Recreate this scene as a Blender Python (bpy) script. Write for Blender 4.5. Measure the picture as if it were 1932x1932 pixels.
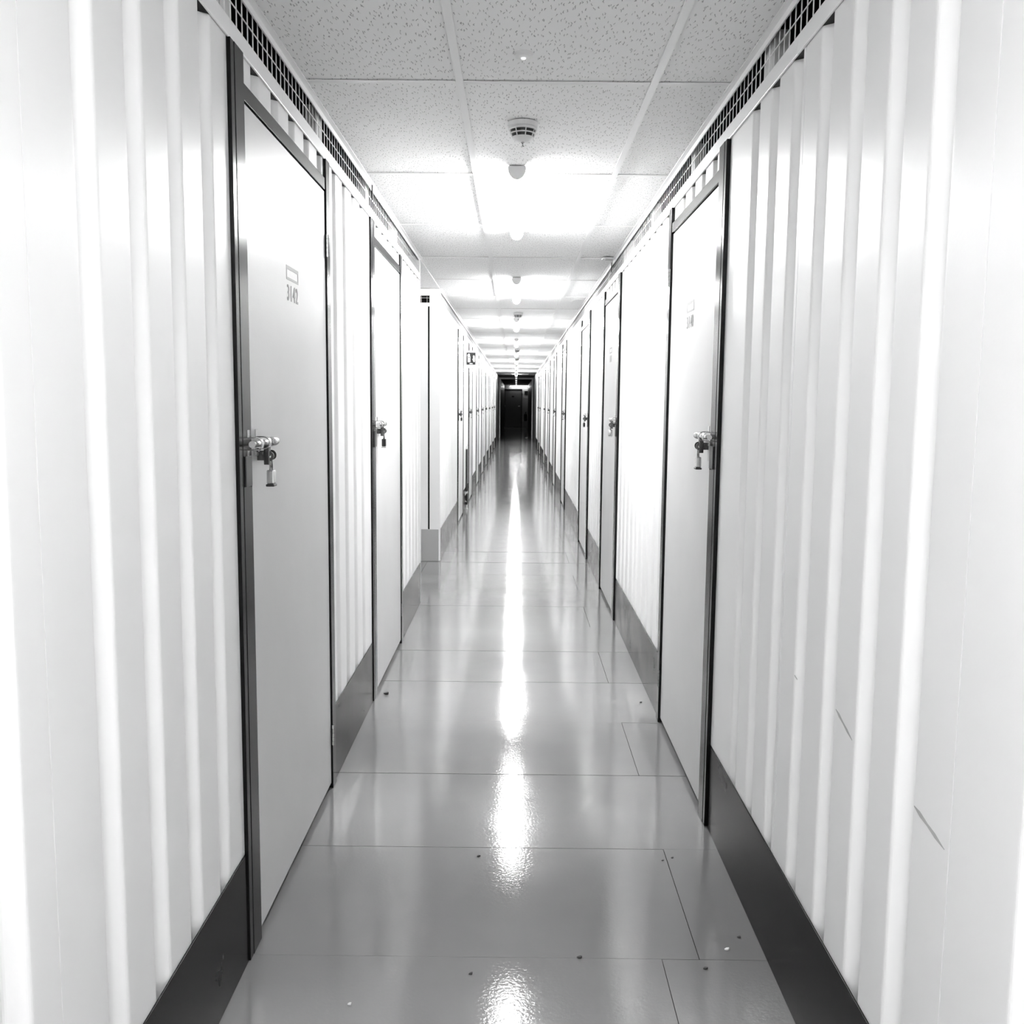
import bpy, bmesh, math, random
from mathutils import Vector, Matrix
random.seed(7)
for o in list(bpy.data.objects): bpy.data.objects.remove(o)
scene = bpy.context.scene
C = scene.collection

# ------------------------------------------------------------------ camera
EYE = 1.4192
PITCH, YAW, ROLL, FPX = 0.1135, -0.0032, 0.0095, 1811.2
fw = Vector((math.sin(YAW)*math.cos(PITCH), math.cos(YAW)*math.cos(PITCH), -math.sin(PITCH)))
rt = Vector((math.cos(YAW), -math.sin(YAW), 0)); dn = fw.cross(rt)
rt2 = math.cos(ROLL)*rt - math.sin(ROLL)*dn; dn2 = fw.cross(rt2)
cam_d = bpy.data.cameras.new('camera'); cam = bpy.data.objects.new('camera', cam_d); C.objects.link(cam)
cam_d.sensor_width = 36; cam_d.lens = 36*FPX/1932; cam_d.clip_start = 0.02; cam_d.clip_end = 200
m = Matrix.Identity(4)
for i in range(3):
    m[i][0] = rt2[i]; m[i][1] = -dn2[i]; m[i][2] = -fw[i]
m[2][3] = EYE
cam.matrix_world = m
scene.camera = cam

# ------------------------------------------------------------------ world, exposure, lamp strength
w = bpy.data.worlds.new('world'); scene.world = w; w.use_nodes = True
w.node_tree.nodes['Background'].inputs[0].default_value = (0, 0, 0, 1)
w.node_tree.nodes['Background'].inputs[1].default_value = 0
scene.view_settings.view_transform = 'Standard'; scene.view_settings.look = 'None'
scene.view_settings.exposure = 0.17; scene.view_settings.gamma = 1; scene.view_settings.use_curve_mapping = False
scene.cycles.diffuse_bounces = 6
LAMP = 128.0          # diffuser radiance of the lit battens
LAMP_DIM = 1.5       # the far battens, weak so they show white but leave the walls dark

# ------------------------------------------------------------------ materials
def mat(name, v, rough=0.5, metal=0.0, spec=0.5):
    M = bpy.data.materials.new(name); M.use_nodes = True
    b = M.node_tree.nodes['Principled BSDF']
    b.inputs['Base Color'].default_value = (v, v, v, 1)
    b.inputs['Roughness'].default_value = rough; b.inputs['Metallic'].default_value = metal
    b.inputs['Specular IOR Level'].default_value = spec
    return M
def nd(M, t, **kw):
    n = M.node_tree.nodes.new(t)
    for k, v in kw.items(): setattr(n, k, v)
    return n
def lk(M, a, b): M.node_tree.links.new(a, b)
def coords(M, scale=(1, 1, 1)):
    g = nd(M, 'ShaderNodeNewGeometry'); mp = nd(M, 'ShaderNodeMapping'); mp.inputs['Scale'].default_value = scale
    lk(M, g.outputs['Position'], mp.inputs['Vector']); return mp.outputs['Vector']
def noise(M, vec, scale, detail=2.0):
    n = nd(M, 'ShaderNodeTexNoise'); n.inputs['Scale'].default_value = scale; n.inputs['Detail'].default_value = detail
    lk(M, vec, n.inputs['Vector']); return n.outputs['Fac']
def ramp(M, fac, stops):
    r = nd(M, 'ShaderNodeValToRGB'); e = r.color_ramp.elements
    while len(e) < len(stops): e.new(0.5)
    for el, (p, v) in zip(e, stops): el.position = p; el.color = (v, v, v, 1)
    lk(M, fac, r.inputs['Fac']); return r.outputs['Color']
def bump(M, fac, strength, dist):
    b = nd(M, 'ShaderNodeBump'); b.inputs['Strength'].default_value = strength; b.inputs['Distance'].default_value = dist
    lk(M, fac, b.inputs['Height']); lk(M, b.outputs['Normal'], M.node_tree.nodes['Principled BSDF'].inputs['Normal'])
def bsdf(M): return M.node_tree.nodes['Principled BSDF']

WALL = mat('painted_steel_white', 0.82, 0.34)
v = coords(WALL); lk(WALL, ramp(WALL, noise(WALL, v, 3.0, 4), [(0.3, 0.86), (0.7, 0.89)]), bsdf(WALL).inputs['Base Color'])
bump(WALL, noise(WALL, v, 180, 2), 0.12, 0.0008)
TRIM = mat('trim_white', 0.88, 0.35)
DOORM = mat('door_light_grey', 0.60, 0.4)
v = coords(DOORM); lk(DOORM, ramp(DOORM, noise(DOORM, v, 2.5, 5), [(0.3, 0.575), (0.7, 0.62)]), bsdf(DOORM).inputs['Base Color'])
bump(DOORM, noise(DOORM, v, 220, 2), 0.35, 0.0008)
FRAME = mat('frame_dark_grey', 0.006, 0.18, spec=0.15)
v = coords(FRAME); bump(FRAME, noise(FRAME, v, 200, 2), 0.15, 0.0006)
KICK = mat('baseboard_black', 0.003, 0.22, spec=0.05)
v = coords(KICK, (1, 1, 1)); lk(KICK, ramp(KICK, noise(KICK, v, 6, 5), [(0.35, 0.17), (0.7, 0.28)]), bsdf(KICK).inputs['Roughness'])
KICKG = mat('baseboard_end_grey', 0.42, 0.3)
BLACK = mat('void_black', 0.006, 0.9, spec=0.1)
WIRE = mat('galvanised_wire', 0.85, 0.4)
POST = mat('post_pale', 0.6, 0.35)
STEEL = mat('zinc_steel', 0.42, 0.16, 1.0)
STEELD = mat('dark_steel', 0.12, 0.25, 1.0)
BRASS = mat('padlock_body', 0.62, 0.25, 0.95)
PLASTIC = mat('white_plastic', 0.8, 0.35)
PLASTG = mat('grey_plastic', 0.5, 0.4)
BLK = mat('black_plastic', 0.012, 0.4)
PRINT = mat('print_grey', 0.2, 0.5)
PRINTL = mat('print_pale_grey', 0.3, 0.5)
SIGND = mat('sign_dark', 0.015, 0.5, spec=0.2); SIGNW = mat('sign_white', 0.85, 0.4)
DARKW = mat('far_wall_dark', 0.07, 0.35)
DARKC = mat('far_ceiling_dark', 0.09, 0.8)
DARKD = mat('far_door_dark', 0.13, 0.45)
GREYW = mat('end_wall_grey', 0.5, 0.6)
SCUFF = mat('scuff_grey', 0.42, 0.7)
DIRT = mat('debris_dark', 0.03, 0.8); PAPER = mat('paper_white', 0.8, 0.8)

TILE = mat('ceiling_tile', 0.7, 0.9, spec=0.2)
g = nd(TILE, 'ShaderNodeNewGeometry')
nz = nd(TILE, 'ShaderNodeTexNoise'); nz.inputs['Scale'].default_value = 60; nz.inputs['Detail'].default_value = 2
lk(TILE, g.outputs['Position'], nz.inputs['Vector'])
sub = nd(TILE, 'ShaderNodeVectorMath', operation='SUBTRACT'); lk(TILE, nz.outputs['Color'], sub.inputs[0]); sub.inputs[1].default_value = (0.5, 0.5, 0.5)
scl = nd(TILE, 'ShaderNodeVectorMath', operation='SCALE'); lk(TILE, sub.outputs[0], scl.inputs[0]); scl.inputs['Scale'].default_value = 0.016
add = nd(TILE, 'ShaderNodeVectorMath', operation='ADD'); lk(TILE, g.outputs['Position'], add.inputs[0]); lk(TILE, scl.outputs[0], add.inputs[1])
mp = nd(TILE, 'ShaderNodeMapping'); mp.inputs['Scale'].default_value = (112, 17, 0); lk(TILE, add.outputs[0], mp.inputs['Vector'])
vo = nd(TILE, 'ShaderNodeTexVoronoi'); vo.voronoi_dimensions = '2D'; vo.inputs['Scale'].default_value = 1.0
lk(TILE, mp.outputs['Vector'], vo.inputs['Vector'])
fac = ramp(TILE, vo.outputs['Distance'], [(0.0, 0.0), (0.09, 0.0), (0.17, 1.0)])
mixc = nd(TILE, 'ShaderNodeMix', data_type='RGBA'); lk(TILE, fac, mixc.inputs[0])
mixc.inputs[6].default_value = (0.42, 0.42, 0.42, 1); mixc.inputs[7].default_value = (0.95, 0.95, 0.95, 1)
lk(TILE, mixc.outputs[2], bsdf(TILE).inputs['Base Color']); bump(TILE, fac, 0.25, 0.0015)

FLOOR = mat('floor_paint_grey', 0.3, 0.14)
v = coords(FLOOR); n1 = noise(FLOOR, v, 1.6, 6)
lk(FLOOR, ramp(FLOOR, n1, [(0.3, 0.165), (0.7, 0.195)]), bsdf(FLOOR).inputs['Base Color'])
lk(FLOOR, ramp(FLOOR, noise(FLOOR, v, 5, 5), [(0.3, 0.05), (0.75, 0.12)]), bsdf(FLOOR).inputs['Roughness'])
bump(FLOOR, noise(FLOOR, v, 110, 3), 0.32, 0.0008)

def emit(name, s, v=1.0):
    M = bpy.data.materials.new(name); M.use_nodes = True; nt = M.node_tree; nt.nodes.clear()
    e = nt.nodes.new('ShaderNodeEmission'); o = nt.nodes.new('ShaderNodeOutputMaterial')
    e.inputs[0].default_value = (v, v, v, 1); e.inputs[1].default_value = s; nt.links.new(e.outputs[0], o.inputs[0]); return M
GLOW = emit('lit_diffuser', LAMP); GLOWD = emit('weak_diffuser', LAMP_DIM); GLOWE = emit('end_tube_glow', 22.0); GLOWS = emit('sensor_led', 0.95)

# ------------------------------------------------------------------ mesh builder
class MB:
    def __init__(s): s.v = []; s.f = []
    def add(s, vs, fs):
        n = len(s.v); s.v += [tuple(p) for p in vs]; s.f += [tuple(i+n for i in f) for f in fs]; return s
    def box(s, x0, x1, y0, y1, z0, z1):
        if x0 > x1: x0, x1 = x1, x0
        return s.add([(x0,y0,z0),(x1,y0,z0),(x1,y1,z0),(x0,y1,z0),(x0,y0,z1),(x1,y0,z1),(x1,y1,z1),(x0,y1,z1)],
                     [(0,3,2,1),(4,5,6,7),(0,1,5,4),(1,2,6,5),(2,3,7,6),(3,0,4,7)])
    def tube(s, pts, r, n=8, caps=True):
        pts = [Vector(p) for p in pts]; rr = r if isinstance(r, (list, tuple)) else [r]*len(pts)
        rings = []; u = None
        for i, p in enumerate(pts):
            d = (pts[min(i+1, len(pts)-1)]-pts[max(i-1, 0)]).normalized()
            if u is None: u = d.orthogonal().normalized()
            u = (u-d*u.dot(d)).normalized(); w_ = d.cross(u)
            rings.append([p+(u*math.cos(2*math.pi*k/n)+w_*math.sin(2*math.pi*k/n))*rr[i] for k in range(n)])
        vs = [q for R in rings for q in R]; fs = []
        for i in range(len(pts)-1):
            for k in range(n):
                a = i*n+k; b = i*n+(k+1) % n; fs.append((a, b, b+n, a+n))
        if caps: fs += [tuple(range(n))[::-1], tuple(range((len(pts)-1)*n, len(pts)*n))]
        return s.add(vs, fs)
    def lathe(s, c, prof, n=32):          # prof: (radius, z) pairs, axis Z
        vs = [(c[0]+r*math.cos(2*math.pi*k/n), c[1]+r*math.sin(2*math.pi*k/n), c[2]+z) for r, z in prof for k in range(n)]
        fs = []
        for i in range(len(prof)-1):
            for k in range(n):
                a = i*n+k; b = i*n+(k+1) % n; fs.append((a, b, b+n, a+n))
        fs += [tuple(range(n)), tuple(range((len(prof)-1)*n, len(prof)*n))]
        return s.add(vs, fs)
    def prism(s, poly, fn, t0, t1):       # poly in 2D, fn(u, v, t) -> xyz
        n = len(poly); vs = [fn(a, b, t0) for a, b in poly]+[fn(a, b, t1) for a, b in poly]
        fs = [tuple(range(n))[::-1], tuple(range(n, 2*n))]+[(k, (k+1) % n, (k+1) % n+n, k+n) for k in range(n)]
        return s.add(vs, fs)
    def build(s, name, M, parent=None, smooth=False, bevel=0):
        o_ = wloc(parent)
        me = bpy.data.meshes.new(name)
        me.from_pydata([(x-o_[0], y-o_[1], z-o_[2]) for x, y, z in s.v], [], s.f)
        bm = bmesh.new(); bm.from_mesh(me); bmesh.ops.recalc_face_normals(bm, faces=bm.faces); bm.to_mesh(me); bm.free()
        if smooth:
            for p in me.polygons: p.use_smooth = True
        me.materials.append(M)
        o = bpy.data.objects.new(name, me); C.objects.link(o); o.parent = parent
        if bevel:
            bv = o.modifiers.new('bevel', 'BEVEL'); bv.width = bevel; bv.segments = 2; bv.limit_method = 'ANGLE'
        return o
def wloc(o):
    p = Vector((0, 0, 0))
    while o is not None: p += o.location; o = o.parent
    return p
def empty(name, loc=(0, 0, 0), label=None, cat=None, group=None, kind=None):
    o = bpy.data.objects.new(name, None); o.empty_display_size = 0.1; C.objects.link(o); o.location = loc
    return tag(o, label, cat, group, kind)
def tag(o, label=None, cat=None, group=None, kind=None):
    if label: o['label'] = label
    if cat: o['category'] = cat
    if group: o['group'] = group
    if kind: o['kind'] = kind
    return o
def copy_tree(o, delta, parent=None):
    c = o.copy(); C.objects.link(c); c.parent = parent
    if parent is None: c.location = o.location+Vector(delta)
    for ch in list(o.children): copy_tree(ch, delta, c)
    return c
_cache = {}
def piece(name, x0, x1, y0, y1, z0, z1, M, parent):
    dx, dy, dz = round(x1-x0, 4), round(y1-y0, 4), round(z1-z0, 4); key = (dx, dy, dz, M.name)
    if key not in _cache:
        me = bpy.data.meshes.new(name); b = MB().box(0, dx, 0, dy, 0, dz); me.from_pydata(b.v, [], b.f); me.materials.append(M); _cache[key] = me
    o = bpy.data.objects.new(name, _cache[key]); C.objects.link(o); o.parent = parent
    o.location = Vector((x0, y0, z0))-wloc(parent)
    if name == 'floor_board': o.rotation_euler.x = random.uniform(-0.0016, 0.0016); o.location.z -= 0.0006
    return o
def text_mesh(txt, size):
    cu = bpy.data.curves.new('t', 'FONT'); cu.body = txt; cu.size = size; cu.extrude = 0.0004; cu.offset = size*0.006; cu.space_character = 1.18; cu.resolution_u = 3
    to = bpy.data.objects.new('t', cu); C.objects.link(to)
    bpy.context.view_layer.update()
    me = bpy.data.meshes.new_from_object(to.evaluated_get(bpy.context.evaluated_depsgraph_get()))
    vs = [tuple(p.co) for p in me.vertices]; fs = [tuple(p.vertices) for p in me.polygons]
    bpy.data.objects.remove(to); bpy.data.curves.remove(cu); bpy.data.meshes.remove(me)
    return vs, fs

# ------------------------------------------------------------------ dimensions
WL, WR = 0.670, 0.663                    # corridor half widths
CEIL = 2.398; BB = 0.288; TR0, TR1 = 2.245, 2.292; HEAD0, HEAD1 = 2.138, 2.178
YB, YA, YP, YE = -5.0, 31.89, 38.2, 54.9 # back wall, end of the lit part, white portal, end wall
SP0, SP1 = 6.75, 8.50                    # side passage on the left
SIDE = {-1: WL, 1: WR}
def PX(s, d): return s*(SIDE[s]+d)       # d > 0 goes into the wall

# ------------------------------------------------------------------ floor of painted boards
floor = tag(MB().box(-0.8, 0.8, YB, YE, -0.06, -0.02).build('floor', BLACK), 'glossy grey painted floor of wide cross boards', 'floor', kind='structure')
J0, JP = 2.326, 0.6135
k = math.floor((YB-J0)/JP)
while J0+k*JP < YE:
    a = max(J0+k*JP, YB)+0.0012; b = min(J0+(k+1)*JP, YE)-0.0012
    if k % 2 == 0 and b < 32:
        piece('floor_board', -0.78, 0.485, a, b, -0.02, 0, FLOOR, floor); piece('floor_board', 0.487, 0.78, a, b, -0.02, 0, FLOOR, floor)
    elif k == -1:
        piece('floor_board', -0.78, 0.388, a, b, -0.02, 0, FLOOR, floor); piece('floor_board', 0.390, 0.78, a, b, -0.02, 0, FLOOR, floor)
    else:
        piece('floor_board', -0.78, 0.78, a, b, -0.02, 0, FLOOR, floor)
    k += 1
piece('passage_floor', -4.0, -0.782, SP0-0.1, SP1+0.1, -0.02, 0, FLOOR, floor)

# ------------------------------------------------------------------ suspended ceiling
ceiling = tag(MB().box(-1.7, 1.7, YB, YE, 2.52, 2.56).build('ceiling', BLACK), 'suspended ceiling of pale fissured tiles in a white grid', 'ceiling', kind='structure')
BX0, BX1 = -0.184, 0.416; T0 = 3.0918
xs = [(-WL, BX0-0.001), (BX0+0.001, BX1-0.001), (BX1+0.001, WR)]
k = math.floor((YB-T0)/1.2)
while T0+k*1.2 < YE:
    a = max(T0+k*1.2, YB)+0.001; b = min(T0+(k+1)*1.2, YE)-0.001
    far = a > YA-0.1
    if b > a+0.05:
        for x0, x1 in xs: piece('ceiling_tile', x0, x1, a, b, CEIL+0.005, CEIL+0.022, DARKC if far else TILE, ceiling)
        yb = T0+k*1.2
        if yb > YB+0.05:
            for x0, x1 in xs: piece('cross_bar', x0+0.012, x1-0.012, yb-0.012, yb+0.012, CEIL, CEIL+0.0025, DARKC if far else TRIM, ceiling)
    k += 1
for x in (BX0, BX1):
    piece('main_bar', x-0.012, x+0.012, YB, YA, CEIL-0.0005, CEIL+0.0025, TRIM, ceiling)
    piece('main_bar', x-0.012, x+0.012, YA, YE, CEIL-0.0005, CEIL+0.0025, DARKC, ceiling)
for s in (-1, 1):
    segs = [(YB, SP0), (SP1, YA)] if s < 0 else [(YB, YA)]
    for a, b in segs:
        x0, x1 = sorted((PX(s, -0.016), PX(s, 0.004)))
        piece('wall_angle', x0, x1, a, b, CEIL-0.002, CEIL+0.001, TRIM, ceiling)
        x0, x1 = sorted((PX(s, 0.0), PX(s, 0.004)))
        piece('wall_angle', x0, x1, a, b, CEIL-0.02, CEIL-0.002, TRIM, ceiling)
for i in range(3):
    piece('passage_tile', -0.672-1.1*(i+1), -0.674-1.1*i, SP0, SP1, CEIL+0.001, CEIL+0.018, TILE, ceiling)

# ------------------------------------------------------------------ corrugated wall sheets
def sheet_profile(y0, y1, grooves, D=0.03):
    pts = [(y0, 0.0)]
    for a, b in grooves:
        if a < y0+0.012 or b > y1-0.012: continue
        sl = 0.024; r = 0.007
        cor = [((a, 0), (a-0.3, 0), (a+sl, D)), ((a+sl, D), (a, 0), (b-sl, D)), ((b-sl, D), (a+sl, D), (b, 0)), ((b, 0), (b-sl, D), (b+0.3, 0))]
        for c, p, n in cor:
            c, p, n = Vector(c), Vector(p), Vector(n)
            A = c+(p-c).normalized()*r; B = c+(n-c).normalized()*r
            for t in (0, 0.25, 0.5, 0.75, 1):
                q = A*(1-t)**2+c*2*t*(1-t)+B*t*t; pts.append((q.x, q.y))
    pts.append((y1, 0.0)); return pts
def sheet(name, s, y0, y1, z0, z1, grooves, M, parent, lip=None):
    pr = sheet_profile(y0, y1, grooves)
    poly = pr+[(y1, 0.045), (y0, 0.045)]
    b = MB().prism(poly, lambda a, d, t: (PX(s, d), a, t), z0, z1)
    o = b.build(name, M, parent); return o

def auto_grooves(y0, y1, ph=0.09): 
    g_ = []; a = y0+ph
    while a+0.075 < y1: g_.append((a, a+0.075)); a += 0.2
    return g_
DOORS = {-1: [(2.40, 3.40), (4.54, 5.54), (11.13, 12.13), (13.65, 14.62), (16.2, 17.15), (18.65, 19.6), (21.0, 21.95), (23.55, 24.5), (26.4, 27.35), (28.9, 29.85)],
          1: [(3.215, 4.175), (6.30, 7.27), (8.78, 9.80), (12.86, 13.8), (15.95, 16.9), (18.87, 19.82), (21.8, 22.75), (25.8, 26.75), (28.1, 29.05)]}
NEAR, FARJ = 0.105, 0.065
walls = {}; bases = {}
for s, nm in ((-1, 'left'), (1, 'right')):
    W_ = empty('wall_'+nm, (PX(s, 0), 0, 0), 'white corrugated steel storage wall along the %s side' % nm, 'wall', kind='structure'); walls[s] = W_
    B_ = empty('baseboard_'+nm, (PX(s, 0), 0, 0), 'black kick boards along the foot of the %s wall' % nm, 'baseboard', kind='structure'); bases[s] = B_
    stops = [(YB, YB)]
    segs = []; cur = YB
    for y0, y1 in DOORS[s]:
        if s < 0 and cur < SP0 < y0:
            segs += [(cur, SP0-0.05), (SP1+0.06, y0-NEAR)]
        else: segs.append((cur, y0-NEAR))
        cur = y1+FARJ
    segs.append((cur, YA))
    for i, (a, b) in enumerate(segs):
        # kick board, 1 mm short at each end so the joints show
        x0, x1 = sorted((PX(s, -0.0045), PX(s, -0.0005)))
        MB().box(x0, x1, a+0.001, b-0.001, 0.001, BB).build('kick_board', KICK, B_, bevel=0.001)
        if i == 0:
            if s < 0: gr = [(1.16, 1.255), (1.50, 1.575), (1.702, 1.777), (1.90, 1.975), (2.10, 2.175)]; cuts = [1.34]
            else: gr = [(1.105, 1.195), (1.525, 1.605), (1.722, 1.801), (1.927, 2.004), (2.135, 2.212), (2.35, 2.427), (2.555, 2.631), (2.752, 2.828)]; cuts = [1.39, 2.325]
            gr = [(x-0.2*k_, x-0.2*k_+0.075) for k_ in range(30, 0, -1) for x in (gr[0][0],) if x-0.2*k_ > YB+0.05]+gr
        elif s < 0 and i == 1: gr = [(x, x+0.075) for x in (3.56, 3.765, 3.968, 4.172)]; cuts = []
        elif s > 0 and i == 1: gr = auto_grooves(4.24, 5.21, 0.08)+auto_grooves(5.21, b, 0.08); cuts = [5.21]
        elif s < 0 and i == 2: gr = auto_grooves(5.68, b, 0.05); cuts = [5.685]
        else:
            gr = auto_grooves(a, b); cuts = [a+1.0*n_ for n_ in range(1, 4) if a+1.0*n_ < b-0.15]
            # a joint sits on a flat
            cuts = [c for c in cuts]
        if i == 0: cuts = [c-1.0*n_ for n_ in range(6, 0, -1) for c in cuts[:1] if c-n_ > YB+0.3]+cuts
        ed = [a]+sorted(cuts)+[b]
        for y0, y1 in zip(ed, ed[1:]):
            sheet('wall_panel', s, y0+0.0014, y1-0.0014, 0.002, TR0, [q for q in gr if q[0] > y0-0.01 and q[1] < y1+0.01], WALL, W_)
    # strips of sheet above the doors
    for y0, y1 in DOORS[s]:
        sheet('header_panel', s, y0+0.001, y1-0.001, HEAD1, TR0, [(y0+0.1+0.2*n_, y0+0.175+0.2*n_) for n_ in range(5)], WALL, W_)
    # top rail, wire screen, posts and sheets painted black as the unlit space behind
    for a, b in ([(YB, SP0-0.05), (SP1+0.06, YA)] if s < 0 else [(YB, YA)]):
        n_ = max(1, round((b-a)/3.6)); st = (b-a)/n_
        for q in range(n_):
            x0, x1 = sorted((PX(s, -0.007), PX(s, -0.001)))
            MB().box(x0, x1, a+q*st+0.0006, a+(q+1)*st-0.0006, TR0-0.002, TR1-0.012).build('top_rail', TRIM, W_, bevel=0.0015)
            x0, x1 = sorted((PX(s, -0.0008), PX(s, 0.045)))
            MB().box(x0, x1, a+q*st+0.0006, a+(q+1)*st-0.0006, TR0+0.0005, TR1-0.0125).build('rail_shadow_core', KICK, W_)  # black block paints the shade under the rail into the groove tops
            x0, x1 = sorted((PX(s, -0.001), PX(s, 0.045)))
            MB().box(x0, x1, a+q*st+0.0006, a+(q+1)*st-0.0006, TR1-0.012, TR1).build('top_rail_lip', TRIM, W_)
            wm = MB(); y = math.ceil((a+q*st)/0.0485)*0.0485
            while y < a+(q+1)*st:
                if y > -0.5: wm.tube([(PX(s, 0.012), y, TR1-0.004), (PX(s, 0.012), y, CEIL-0.006)], 0.0018, 4, False)
                y += 0.0485
            for z in (2.304, 2.347): wm.tube([(PX(s, 0.009), a+q*st, z), (PX(s, 0.009), a+(q+1)*st, z)], 0.0016, 4, False)
            wm.build('wire_screen', WIRE, W_)
        x0, x1 = sorted((PX(s, 0.06), PX(s, 0.075)))
        MB().box(x0, x1, a+0.02, b-0.02, 0.0, TR1).build('light_stop', BLACK, W_)  # added black sheet, keeps light out of the door gaps
        x0, x1 = sorted((PX(s, 0.062), PX(s, 0.9)))
        MB().box(x0, x1, a+0.02, b-0.02, TR1-0.03, TR1-0.02).build('void_floor', BLACK, W_)
        x0, x1 = sorted((PX(s, 0.9), PX(s, 0.91)))
        MB().box(x0, x1, a, b, TR1-0.03, 2.52).build('void_back', BLACK, W_)
    posts = []
    for y0, y1 in DOORS[s]: posts += [(y0-0.085, y0-0.005), (y1-0.01, y1+0.07)]
    if s > 0: posts = [(2.70, 2.79), (3.84, 3.90), (4.96, 5.02), (6.07, 6.13)]+[p for p in posts if p[0] > 6.2]
    for a, b in posts:
        x0, x1 = sorted((PX(s, 0.018), PX(s, 0.058)))
        MB().box(x0, x1, a, b, TR1, CEIL+0.02).build('screen_post', POST, W_)
# wall scuffs with a shape of their own (right wall panels)
def scuff(y0, y1, z0, z1, wd):
    d = Vector((y1-y0, z1-z0)); n_ = Vector((-d.y, d.x)).normalized()*wd
    b = MB(); x = PX(1, -0.0004)
    pts = []
    for t in (0, 0.2, 0.45, 0.7, 1): 
        c = Vector((y0, z0))+d*t; ww = (0.2, 1, 0.6, 0.9, 0.15)[(0, 0.2, 0.45, 0.7, 1).index(t)]
        pts.append((c+n_*ww, c-n_*ww))
    poly = [(p.x, p.y) for p, _ in pts]+[(q_.x, q_.y) for _, q_ in reversed(pts)]
    b.prism(poly, lambda a, c, t: (x-t, a, c), 0, 0.0002).build('scuff_mark', SCUFF, walls[1])
scuff(1.915, 1.815, 0.800, 0.770, 0.004); scuff(1.52, 1.405, 0.765, 0.745, 0.0045); scuff(2.209, 2.183, 0.787, 0.783, 0.002)

# back wall behind the camera and the side passage
tag(MB().box(-1.7, 1.7, YB-0.05, YB, 0, 2.52).build('wall_back', WALL), 'white wall closing the corridor behind the camera', 'wall', kind='structure')
pw = empty('wall_passage', (-0.7, SP1, 0), 'white end wall of the second storage block at the side passage', 'wall', kind='structure')
MB().box(-0.7625, -0.668, SP1, SP1+0.059, 0.001, CEIL-0.001).build('corner_post', TRIM, pw, bevel=0.003)
MB().box(-0.835, -0.682, SP1-0.012, SP1-0.0005, 0.001, BB).build('end_kick_board', KICKG, pw, bevel=0.002)
MB().box(-0.7765, -0.763, SP1+0.02, SP1+0.06, BB, 2.245).build('edge_channel', FRAME, pw)
MB().box(-4.0, -0.777, SP1+0.002, SP1+0.06, 0, 2.245).build('end_panel', WALL, pw)
MB().box(-4.0, -0.763, SP1+0.001, SP1+0.06, 2.246, 2.276).build('end_rail', TRIM, pw)
MB().box(-4.0, -0.763, SP1+0.001, SP1+0.06, 2.338, CEIL-0.002).build('end_top_strip', TRIM, pw)
b = MB()
for i in range(8): b.tube([(-0.785-0.05*i, SP1+0.02, 2.276), (-0.785-0.05*i, SP1+0.02, 2.338)], 0.0018, 4)
b.tube([(-1.3, SP1+0.018, 2.318), (-0.764, SP1+0.018, 2.318)], 0.0018, 4); b.build('end_wire_screen', WIRE, pw)
MB().box(-4.0, -0.763, SP1+0.3, SP1+0.31, 2.2, CEIL).build('end_void', BLACK, pw)  # sheet painted black as the dark space behind the screen
pf = empty('wall_passage_near', (-0.7, SP0, 0), 'white end wall of the first storage block at the side passage', 'wall', kind='structure')
MB().box(-0.74, -0.668, SP0-0.049, SP0, 0.001, CEIL-0.001).build('corner_post', TRIM, pf, bevel=0.003)
MB().box(-4.0, -0.741, SP0-0.04, SP0-0.002, 0, CEIL).build('end_panel', WALL, pf)
tag(MB().box(-4.05, -4.0, SP0-0.05, SP1+0.05, 0, CEIL).build('wall_passage_end', WALL), 'white wall at the far end of the side passage', 'wall', kind='structure')

# ------------------------------------------------------------------ storage doors
ORD = ['first', 'second', 'third', 'fourth', 'fifth', 'sixth', 'seventh', 'eighth', 'ninth', 'tenth']
NUM = {(-1, 0): '3142', (1, 0): '3140', (-1, 1): '3144'}
door_n = 0
def strap(s, y, z, wd, M, parent, name):
    b = MB(); prof = []
    for t in range(9):
        a = math.pi*t/8; prof.append((-(0.031+0.0165*math.sin(a)), 0.0165*math.cos(a)))
    prof = [(-0.0115, 0.034), (-0.0115, 0.0165)]+prof+[(-0.0115, -0.0165), (-0.0115, -0.034)]
    inner = [(-0.009, 0.034), (-0.009, 0.0135)]+[(-(0.031+0.0135*math.sin(math.pi*t/8)), 0.0135*math.cos(math.pi*t/8)) for t in range(9)]+[(-0.009, -0.0135), (-0.009, -0.034)]
    n = len(prof); vs = []; fs = []
    for q in (0, 1):
        vs += [(PX(s, d), y+wd*(q-0.5), z+c) for d, c in prof]+[(PX(s, d), y+wd*(q-0.5), z+c) for d, c in inner]
    N = 2*n
    for i in range(n-1):
        fs += [(i, i+1, N+i+1, N+i), (n+i, N+n+i, N+n+i+1, n+i+1), (i, n+i, n+i+1, i+1), (N+i, N+i+1, N+n+i+1, N+n+i)]
    fs += [(0, N, N+n, n), (n-1, 2*n-1, N+2*n-1, N+n-1)]
    return b.add(vs, fs).build(name, M, parent, bevel=0.0008)
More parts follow.
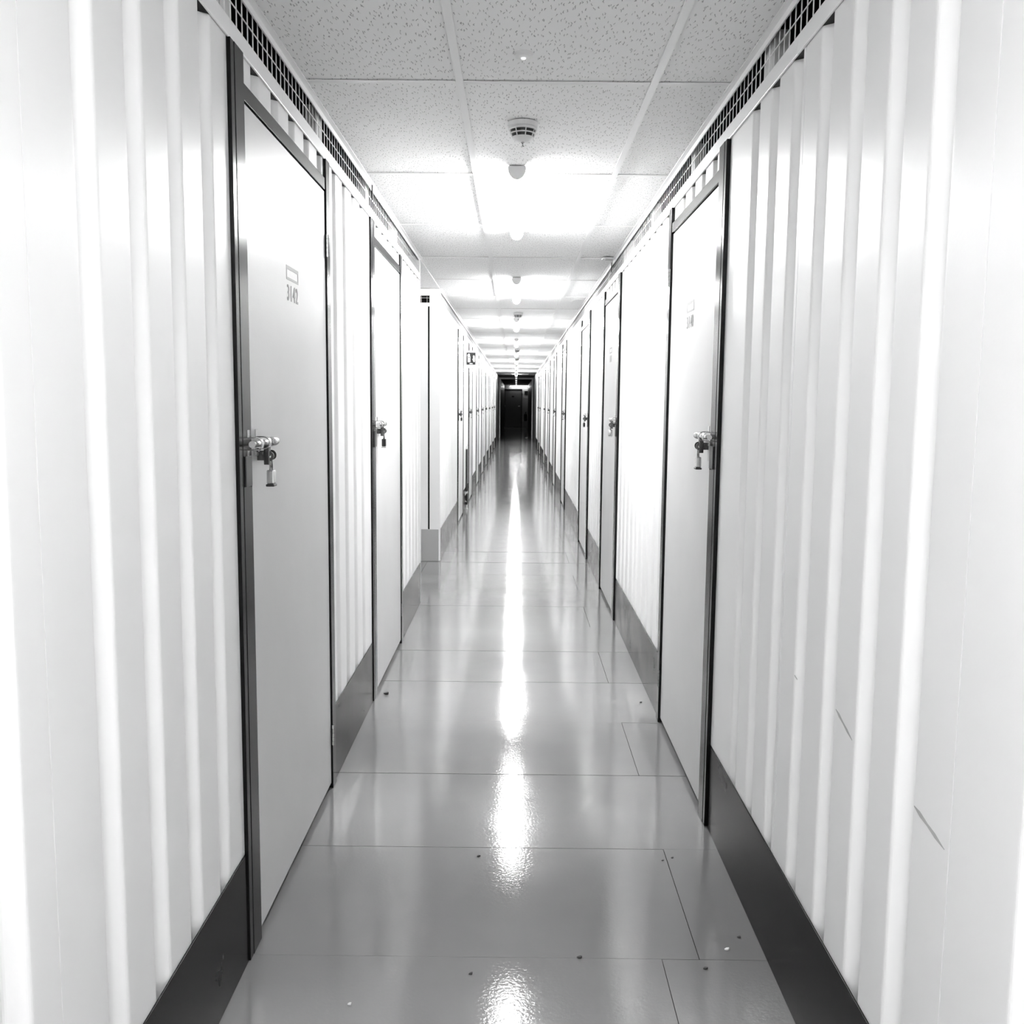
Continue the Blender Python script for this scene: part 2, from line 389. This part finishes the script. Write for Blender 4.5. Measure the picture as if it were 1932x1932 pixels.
def ringplate(s, y, z, parent, name, M):
    ro, ri, th = 0.0135, 0.0062, 0.003; n = 20; b = MB(); vs = []; fs = []
    for q in (-1, 1):
        for r in (ro, ri):
            for k_ in range(n):
                a = 2*math.pi*k_/n
                vs.append((PX(s, -0.034+r*math.cos(a)), y+th*q/2, z+r*math.sin(a)))
    for k_ in range(n):
        j = (k_+1) % n
        fs += [(k_, j, n+j, n+k_), (2*n+k_, 3*n+k_, 3*n+j, 2*n+j), (k_, 2*n+k_, 2*n+j, j), (n+k_, n+j, 3*n+j, 3*n+k_)]
    b.add(vs, fs)
    x0, x1 = sorted((PX(s, -0.024), PX(s, -0.004))); b.box(x0, x1, y-th/2, y+th/2, z-0.011, z+0.011)
    return b.build(name, M, parent)
def make_door(s, i, y0, y1):
    global door_n
    door_n += 1
    nm = NUM.get((s, i)); side = 'left' if s < 0 else 'right'
    if nm: lab = 'light grey steel storage door numbered %s in the %s wall' % (nm, side)
    else: lab = 'light grey storage door, %s from the camera in the %s wall' % (ORD[i], side)
    D = empty('door_%d' % door_n, (PX(s, 0), (y0+y1)/2, 0), lab, 'door', kind='structure')
    def bx(name, d0, d1, a, b, z0, z1, M, par=D, bev=0.0015):
        x0, x1 = sorted((PX(s, d0), PX(s, d1))); return MB().box(x0, x1, a, b, z0, z1).build(name, M, par, bevel=bev)
    pro = -0.010 if s < 0 else -0.014
    leaf = bx('door_leaf', -0.004, 0.035, y0+0.004, y1-0.004, 0.022, HEAD0-0.004, DOORM, bev=0.002)
    bx('jamb', pro, 0.05, y0-0.074, y0, 0.001, TR0-0.001, FRAME)
    bx('jamb_strip', pro+0.001, 0.05, y0-NEAR+0.001, y0-0.077, 0.001, TR0-0.001, FRAME)
    bx('jamb', pro, 0.05, y1, y1+FARJ-0.002, 0.001, TR0-0.001, FRAME)
    bx('door_head', pro+0.003, 0.05, y0+0.0005, y1-0.0005, HEAD0, HEAD1, FRAME)
    bx('threshold', 0.006, 0.05, y0+0.0005, y1-0.0005, 0.001, 0.012, FRAME)
    for z in (1.952, 0.203):
        h = MB()
        for q in range(5): h.tube([(PX(s, pro-0.002), y1+0.0, z-0.0375+0.0152*q), (PX(s, pro-0.002), y1+0.0, z-0.0375+0.0152*q+0.0142)], 0.0055, 10)
        h.build('hinge', STEEL, D)
    # bolt
    zb = 1.312
    bo = MB().tube([(PX(s, -0.031), y0-0.072, zb), (PX(s, -0.031), y0+0.095, zb)], 0.0085, 14)
    bolt = bo.build('bolt', STEELD if False else STEEL, D, smooth=False)
    e = [(0, 0.0085), (0.004, 0.0125), (0.05, 0.0125), (0.058, 0.0115), (0.064, 0.008), (0.067, 0.003)]
    MB().tube([(PX(s, -0.031), y0+0.095+t, zb) for t, r in e], [r for t, r in e], 16).build('bolt_knob', STEEL, bolt, smooth=True)
    strap(s, y0-0.03, zb, 0.018, STEEL, D, 'bolt_strap'); strap(s, y0+0.045, zb, 0.02, STEEL, D, 'bolt_strap')
    # lever that hangs from the bolt, and the eyes for the padlock
    lv = MB()
    for dy in (0.066, 0.078): lv.box(*sorted((PX(s, -0.037), PX(s, -0.022))), y0+dy, y0+dy+0.005, zb-0.058, zb-0.004)
    lv.build('bolt_lever', STEELD, D, bevel=0.0015)
    ringplate(s, y0+0.072, zb-0.036, D, 'lock_eye', STEELD); ringplate(s, y0+0.098, zb-0.034, D, 'lock_eye', STEELD)
    bx('keeper_plate_shadow', pro-0.004, pro-0.0003, y0-0.066, y0-0.012, zb-0.105, zb-0.03, BLK)  # black plate and the shadow around it, painted as one box
    # number plate and number
    if i < 4:
        p0, p1, z0, z1 = y0+0.423, y0+0.575, 1.768, 1.808
        bd = MB(); 
        def fb(a, b_, c, d_): bd.box(*sorted((PX(s, -0.0048), PX(s, -0.0041))), a, b_, c, d_)
        fb(p0, p1, z1-0.010, z1); fb(p0, p1, z0, z0+0.007); fb(p0, p0+0.009, z0+0.007, z1-0.010); fb(p1-0.009, p1, z0+0.007, z1-0.010)
        bd.build('unit_plate', PRINTL, leaf)
        if nm:
            vs, fs = text_mesh(nm, 0.063)
            wmin, wmax = min(p[0] for p in vs), max(p[0] for p in vs); zz = min(p[1] for p in vs); zx = max(p[1] for p in vs)
            out = []
            for p in vs:
                u = (p[0]-wmin)/(wmax-wmin)*0.136; q = (p[1]-zz)/(zx-zz)*0.046
                yy = p0+0.008+u if s < 0 else p1-0.008-u
                out.append((PX(s, -0.0046-p[2]), yy, 1.708+q))
            MB().add(out, fs).build('unit_number', PRINT, leaf)
        else:
            sm = MB()
            for q in range(4): sm.box(*sorted((PX(s, -0.0046), PX(s, -0.0041))), p0+0.012+0.035*q, p0+0.03+0.035*q, 1.708, 1.752)
            sm.build('unit_number', PRINTL, leaf)
    return D
def make_padlock(s, y0, kind):
    zb = 1.312-0.036; y = y0+0.085; cx = PX(s, -0.036)
    o = empty('padlock', (cx, y, zb-0.072))
    sh = []
    for t in range(13):
        a = math.pi*t/12; sh.append((cx, y-0.0085*math.cos(a), zb-0.006+0.012*math.sin(a)))
    sh = [(cx, y-0.0085, zb-0.038)]+sh+[(cx, y+0.0085, zb-0.038)]
    MB().tube(sh, 0.0028, 10).build('shackle', STEEL, o, smooth=True)
    hw = 0.0135
    if kind == 'round':
        MB().lathe((cx, y, zb-0.0725), [(0.004, 0), (0.013, 0.001), (0.0155, 0.006), (0.0155, 0.036), (0.013, 0.042), (0.004, 0.043)], 20).build('lock_body', BRASS, o, smooth=True)
    else:
        MB().box(cx-0.0095, cx+0.0095, y-hw, y+hw, zb-0.072, zb-0.036).build('lock_body', BRASS if kind == 'pale' else BLK, o, bevel=0.003)
    MB().box(cx-0.011, cx+0.011, y-hw-0.002, y+hw+0.002, zb-0.079, zb-0.0725).build('bumper', BLK if kind == 'pale' else PLASTG, o, bevel=0.002)
    return o
LK = {(-1, 0): 'pale', (-1, 1): 'dark', (-1, 2): 'dark', (1, 0): 'pale', (1, 1): 'round', (1, 2): 'dark', (1, 3): 'pale', (1, 5): 'dark'}
KN = {'pale': 'steel padlock with dark base', 'dark': 'black padlock', 'round': 'round steel padlock'}
protos = {}
for s in (-1, 1):
    for i, (y0, y1) in enumerate(DOORS[s]):
        make_door(s, i, y0, y1)
        kind = LK.get((s, i), 'pale'); side = 'left' if s < 0 else 'right'
        if (s, kind) in protos:
            src, sy = protos[(s, kind)]; p = copy_tree(src, (0, y0-sy, 0))
        else:
            p = make_padlock(s, y0, kind); protos[(s, kind)] = (p, y0)
        nm = NUM.get((s, i))
        tag(p, '%s on the bolt of %s' % (KN[kind], ('%s door %s' % (side, nm)) if nm else ('the %s %s-hand door' % (ORD[i], side))), 'padlock', 'padlocks on the storage doors')

# ------------------------------------------------------------------ batten lights
def batten(y0, y1, M, label):
    o = empty('batten_light', (0.0, (y0+y1)/2, CEIL), label, 'ceiling light', 'batten lights along the corridor')
    x = -0.006
    MB().box(x-0.034, x+0.034, y0+0.012, y1-0.012, CEIL-0.012, CEIL-0.0006).build('light_base', PLASTIC, o)
    prof = [(0.036*math.cos(math.pi*t/10), -0.004-0.041*math.sin(math.pi*t/10)) for t in range(11)]
    MB().prism(prof, lambda a, b_, t: (x+a, t, CEIL-0.0075+b_), y0+0.0125, y1-0.0125).build('diffuser', M, o, smooth=False)
    prof2 = [(p*1.04, q*1.04) for p, q in prof]+[(-0.037, 0.0062), (0.037, 0.0062)]
    for a, b_ in ((y0, y0+0.012), (y1-0.012, y1)):
        MB().prism(prof2, lambda p, q, t: (x+p, t, CEIL-0.0075+q), a, b_).build('end_cap', PLASTIC, o)
    return o
WORDS = ['nearest', 'second', 'third', 'fourth', 'fifth', 'sixth', 'seventh', 'eighth', 'ninth', 'tenth', 'eleventh', 'twelfth', 'thirteenth', 'fourteenth']
batten(-4.57, -3.05, GLOW, 'white batten light on the ceiling behind the camera')
batten(-1.10, 0.42, GLOW, 'white batten light on the ceiling right above the camera')
for k in range(14):
    a = 4.13+3.6*k
    if a+1.52 > YE-1: break
    batten(a, a+1.52, GLOW if k < 9 else GLOWD, '%s batten light in view on the corridor ceiling%s' % (WORDS[k], '' if k < 9 else ', in the dark far part'))

# ------------------------------------------------------------------ ceiling devices
def detector(y, label):
    o = empty('smoke_detector', (0.014, y, CEIL), label, 'smoke detector', 'smoke detectors along the ceiling')
    c = (0.014, y, CEIL+0.003)
    MB().lathe(c, [(0.045, 0.0), (0.052, -0.001), (0.052, -0.017), (0.049, -0.019), (0.03, -0.019)], 40).build('detector_base', PLASTIC, o)
    MB().lathe(c, [(0.03, -0.02), (0.05, -0.02), (0.0515, -0.025), (0.049, -0.028), (0.02, -0.028)], 40).build('detector_ring', PLASTIC, o)
    MB().lathe(c, [(0.02, -0.026), (0.0455, -0.026), (0.036, -0.053), (0.02, -0.053)], 40).build('vent_core', BLK, o)
    MB().lathe(c, [(0.03, -0.0385), (0.0450, -0.0375), (0.0440, -0.0405), (0.03, -0.0415)], 40).build('vent_ring', PLASTIC, o)
    MB().lathe(c, [(0.02, -0.0515), (0.0385, -0.0505), (0.037, -0.053), (0.024, -0.064), (0.012, -0.067), (0.002, -0.067)], 40).build('detector_cap', PLASTIC, o)
    for k_ in range(8):
        r_ = MB()
        a = 2*math.pi*(k_+0.3)/8; ca, sa = math.cos(a), math.sin(a)
        r_.tube([(c[0]+ca*0.0475, c[1]+sa*0.0475, c[2]-0.0265), (c[0]+ca*0.0375, c[1]+sa*0.0375, c[2]-0.0525)], 0.002, 6)
        r_.build('vent_rib', PLASTIC, o)
    MB().lathe((c[0], c[1], c[2]-0.067), [(0.006, 0), (0.006, -0.004), (0.0025, -0.006), (0.0025, -0.012), (0.006, -0.014), (0.005, -0.017)], 16).build('detector_tip', STEEL, o)
for y, l in ((3.52, 'white smoke detector with dark vents nearest the camera'), (10.72, 'second smoke detector, just beyond the second batten light'),
             (17.92, 'third smoke detector far along the ceiling'), (21.52, 'farthest smoke detector on the lit ceiling')): detector(y, l)
o = empty('ceiling_sensor', (0.011, 2.85, CEIL), 'small round flush sensor with a bright centre on the nearest ceiling tile', 'sensor')
MB().lathe((0.011, 2.85, CEIL+0.005), [(0.027, 0.0), (0.027, -0.008), (0.022, -0.011), (0.004, -0.012)], 36).build('sensor_disc', PLASTIC, o)
MB().lathe((0.011, 2.85, CEIL-0.007), [(0.003, 0), (0.0075, -0.001), (0.0065, -0.004), (0.002, -0.005)], 20).build('sensor_lens', GLOWS, o)
o = empty('ceiling_bracket', (0.61, 6.64, CEIL), 'small wedge bracket under the ceiling edge at the right wall', 'bracket')
MB().prism([(0.57, 0), (0.645, 0), (0.645, -0.011), (0.60, -0.009)], lambda a, b_, t: (a, t, CEIL-0.003+b_), 6.60, 6.69).build('bracket_plate', PLASTG, o)
MB().box(0.57, 0.597, 6.61, 6.68, CEIL-0.011, CEIL-0.0035).build('bracket_tab', SIGNW, o, bevel=0.002)
# dark cable ties poking out over the wire screens
for q, (s, y) in enumerate([(-1, 4.50), (1, 6.86), (1, 12.6), (1, 16.1)]):
    MB().box(*sorted((PX(s, -0.008), PX(s, -0.003))), y, y+0.012, 2.33, CEIL-0.0025).build('screen_clip', BLK, walls[s])

# ------------------------------------------------------------------ fire point sign and post by the left wall
o = empty('fire_sign', (-0.60, 12.86, 1.99), 'white projecting sign with a fire extinguisher and flame pictogram on the left wall', 'sign')
MB().box(-0.669, -0.530, 12.86, 12.864, 1.872, 2.095).build('sign_board', SIGNW, o, bevel=0.001)
MB().box(-0.663, -0.543, 12.858, 12.8598, 1.912, 2.072).build('sign_field', SIGND, o)
def flat(pts, name, M, y1=12.8578):
    MB().prism(pts, lambda a, b_, t: (-0.663+a, t, 1.912+b_), y1-0.0012, y1).build(name, M, o)
flat([(0.016, 0.034), (0.050, 0.034), (0.050, 0.108), (0.044, 0.122), (0.046, 0.134), (0.036, 0.145), (0.024, 0.143), (0.013, 0.130), (0.010, 0.117), (0.018, 0.114), (0.016, 0.10)], 'extinguisher_pictogram', SIGNW)
flat([(0.022, 0.090), (0.044, 0.090), (0.044, 0.099), (0.022, 0.099)], 'pictogram_band', SIGND, 12.8564)
flat([(0.106, 0.034), (0.096, 0.038), (0.087, 0.050), (0.085, 0.062), (0.077, 0.070), (0.085, 0.078), (0.090, 0.092), (0.086, 0.106), (0.087, 0.120), (0.095, 0.119), (0.102, 0.123), (0.108, 0.112), (0.112, 0.09), (0.112, 0.055)], 'flame_pictogram', SIGNW)
flat([(0.040, 0.009), (0.081, 0.009), (0.077, 0.021), (0.044, 0.021)], 'sign_caption', SIGNW)
b = MB()
for x0, x1 in ((0.0, 0.05), (0.058, 0.12)): b.box(-0.663+x0, -0.663+x1, 12.8588, 12.8598, 1.890, 1.899)
b.build('sign_text_line', PRINTL, o)
o = empty('upright_post', (-0.655, 12.75, 0), 'slim black upright post with pale clips against the left wall under the fire sign', 'post')
MB().tube([(-0.650, 12.75, 0.06), (-0.650, 12.75, 0.80)], 0.014, 14).build('post_tube', BLK, o)
MB().tube([(-0.650, 12.75, 0.80), (-0.650, 12.75, 0.83), (-0.640, 12.75, 0.86)], [0.014, 0.009, 0.006], 10).build('post_tip', PLASTG, o)
MB().box(-0.69, -0.632, 12.735, 12.765, 0.21, 0.235).build('post_clip', PLASTG, o, bevel=0.003)
MB().tube([(-0.655, 12.735, 0.22), (-0.675, 12.70, 0.18), (-0.672, 12.69, 0.12), (-0.655, 12.73, 0.10)], 0.008, 8).build('post_hose', PLASTG, o)
MB().lathe((-0.650, 12.75, 0.0), [(0.02, 0.0), (0.02, 0.01), (0.012, 0.02), (0.01, 0.06)], 14).build('post_foot', PLASTG, o)

# ------------------------------------------------------------------ dark far part, portal and end wall
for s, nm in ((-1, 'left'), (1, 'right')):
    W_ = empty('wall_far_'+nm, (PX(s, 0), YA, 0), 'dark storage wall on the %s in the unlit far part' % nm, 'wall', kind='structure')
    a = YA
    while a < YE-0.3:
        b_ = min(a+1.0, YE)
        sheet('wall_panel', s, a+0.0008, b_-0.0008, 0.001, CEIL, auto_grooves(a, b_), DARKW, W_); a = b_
po = empty('portal_frame', (0, YP, 0), 'thin white portal frame around the corridor in the dark far part', 'door frame')
for s in (-1, 1): MB().box(*sorted((PX(s, -0.05), PX(s, -0.001))), YP, YP+0.06, 0.001, CEIL-0.001).build('portal_jamb', TRIM, po)
MB().box(-WL+0.051, WR-0.051, YP, YP+0.06, CEIL-0.065, CEIL-0.001).build('portal_head', TRIM, po)
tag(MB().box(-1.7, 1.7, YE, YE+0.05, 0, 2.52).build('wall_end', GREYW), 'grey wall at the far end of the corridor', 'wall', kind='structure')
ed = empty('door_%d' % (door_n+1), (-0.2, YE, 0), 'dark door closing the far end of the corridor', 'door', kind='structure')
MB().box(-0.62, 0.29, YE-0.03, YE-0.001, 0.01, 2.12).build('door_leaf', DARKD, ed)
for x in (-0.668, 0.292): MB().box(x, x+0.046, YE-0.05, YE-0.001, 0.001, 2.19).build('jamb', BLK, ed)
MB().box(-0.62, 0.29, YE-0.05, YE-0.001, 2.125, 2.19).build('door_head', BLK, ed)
MB().box(-0.25, -0.12, YE-0.034, YE-0.0305, 1.72, 1.80).build('door_notice', BLK, ed)
MB().tube([(0.22, YE-0.03, 1.22), (0.22, YE-0.08, 1.22), (0.12, YE-0.08, 1.22)], 0.012, 8).build('door_handle', STEELD, ed)
o = empty('end_tube_light', (0.15, YE-0.1, 2.3), 'bright horizontal tube light above the far end door', 'light')
MB().tube([(-0.34, YE-0.12, 2.33), (0.64, YE-0.12, 2.33)], 0.03, 12).build('tube', GLOWE, o)
MB().box(-0.34, 0.64, YE-0.09, YE-0.001, 2.31, 2.365).build('tube_base', PLASTG, o)
o = tag(MB().box(0.47, 0.655, YE-0.02, YE-0.001, 1.88, 2.07).build('wall_notice', BLK), 'black square notice on the grey end wall right of the far door', 'notice')
o = empty('fire_extinguisher', (0.54, YE-0.12, 0.4), 'dark fire extinguisher hung low on the end wall beside the far door', 'fire extinguisher')
MB().lathe((0.54, YE-0.11, 0.38), [(0.06, 0), (0.085, 0.02), (0.085, 0.36), (0.06, 0.42), (0.025, 0.44), (0.025, 0.48)], 18).build('cylinder', BLK, o)
MB().box(0.52, 0.60, YE-0.13, YE-0.09, 0.862, 0.90).build('valve_handle', BLK, o)
MB().box(0.36, 0.655, YE-0.2, YE-0.001, 0.35, 0.378).build('extinguisher_shelf', GREYW, o)

# ------------------------------------------------------------------ bits lying on the floor
def scrap(x, y, r, M, label, name='floor_scrap', cat='debris', group='scraps on the floor'):
    n = 7; pts = [(r*(0.6+0.5*random.random())*math.cos(2*math.pi*k_/n), 0.7*r*(0.6+0.5*random.random())*math.sin(2*math.pi*k_/n)) for k_ in range(n)]
    o_ = MB().prism(pts, lambda a, b_, t: (x+a, y+b_, t+(a*0.25 if t > 0.001 else 0)), 0.0002, r*0.55)
    oo = o_.build(name, M); tag(oo, label, cat, group)
scrap(-0.618, 4.55, 0.016, DIRT, 'dark curled scrap lying on the floor beside left door 3144')
scrap(-0.105, 2.876, 0.006, DIRT, 'tiny dark speck on the floor left of the centre reflection')
scrap(-0.099, 2.251, 0.006, DIRT, 'tiny dark speck on the nearest floor board')
scrap(0.176, 2.327, 0.007, DIRT, 'tiny dark speck on the nearest floor joint')
scrap(0.505, 2.88, 0.005, DIRT, 'dark speck right of the board end joint near the right baseboard')
scrap(0.472, 2.862, 0.004, DIRT, 'dark speck left of the board end joint near the right baseboard')
scrap(0.493, 2.285, 0.006, DIRT, 'dark speck at the near right board corner')
scrap(0.612, 2.43, 0.006, DIRT, 'dark speck close to the black right baseboard')
scrap(0.567, 2.372, 0.007, PAPER, 'small white crumb close to the black right baseboard')
scrap(-0.38, 2.124, 0.006, PAPER, 'small white crumb at the near left of the floor')
scrap(0.61, 4.46, 0.007, DIRT, 'dark speck on the floor at the foot of right door 3140')
scrap(0.43, 39.1, 0.05, PAPER, 'white scrap of paper on the dark floor beyond the portal')
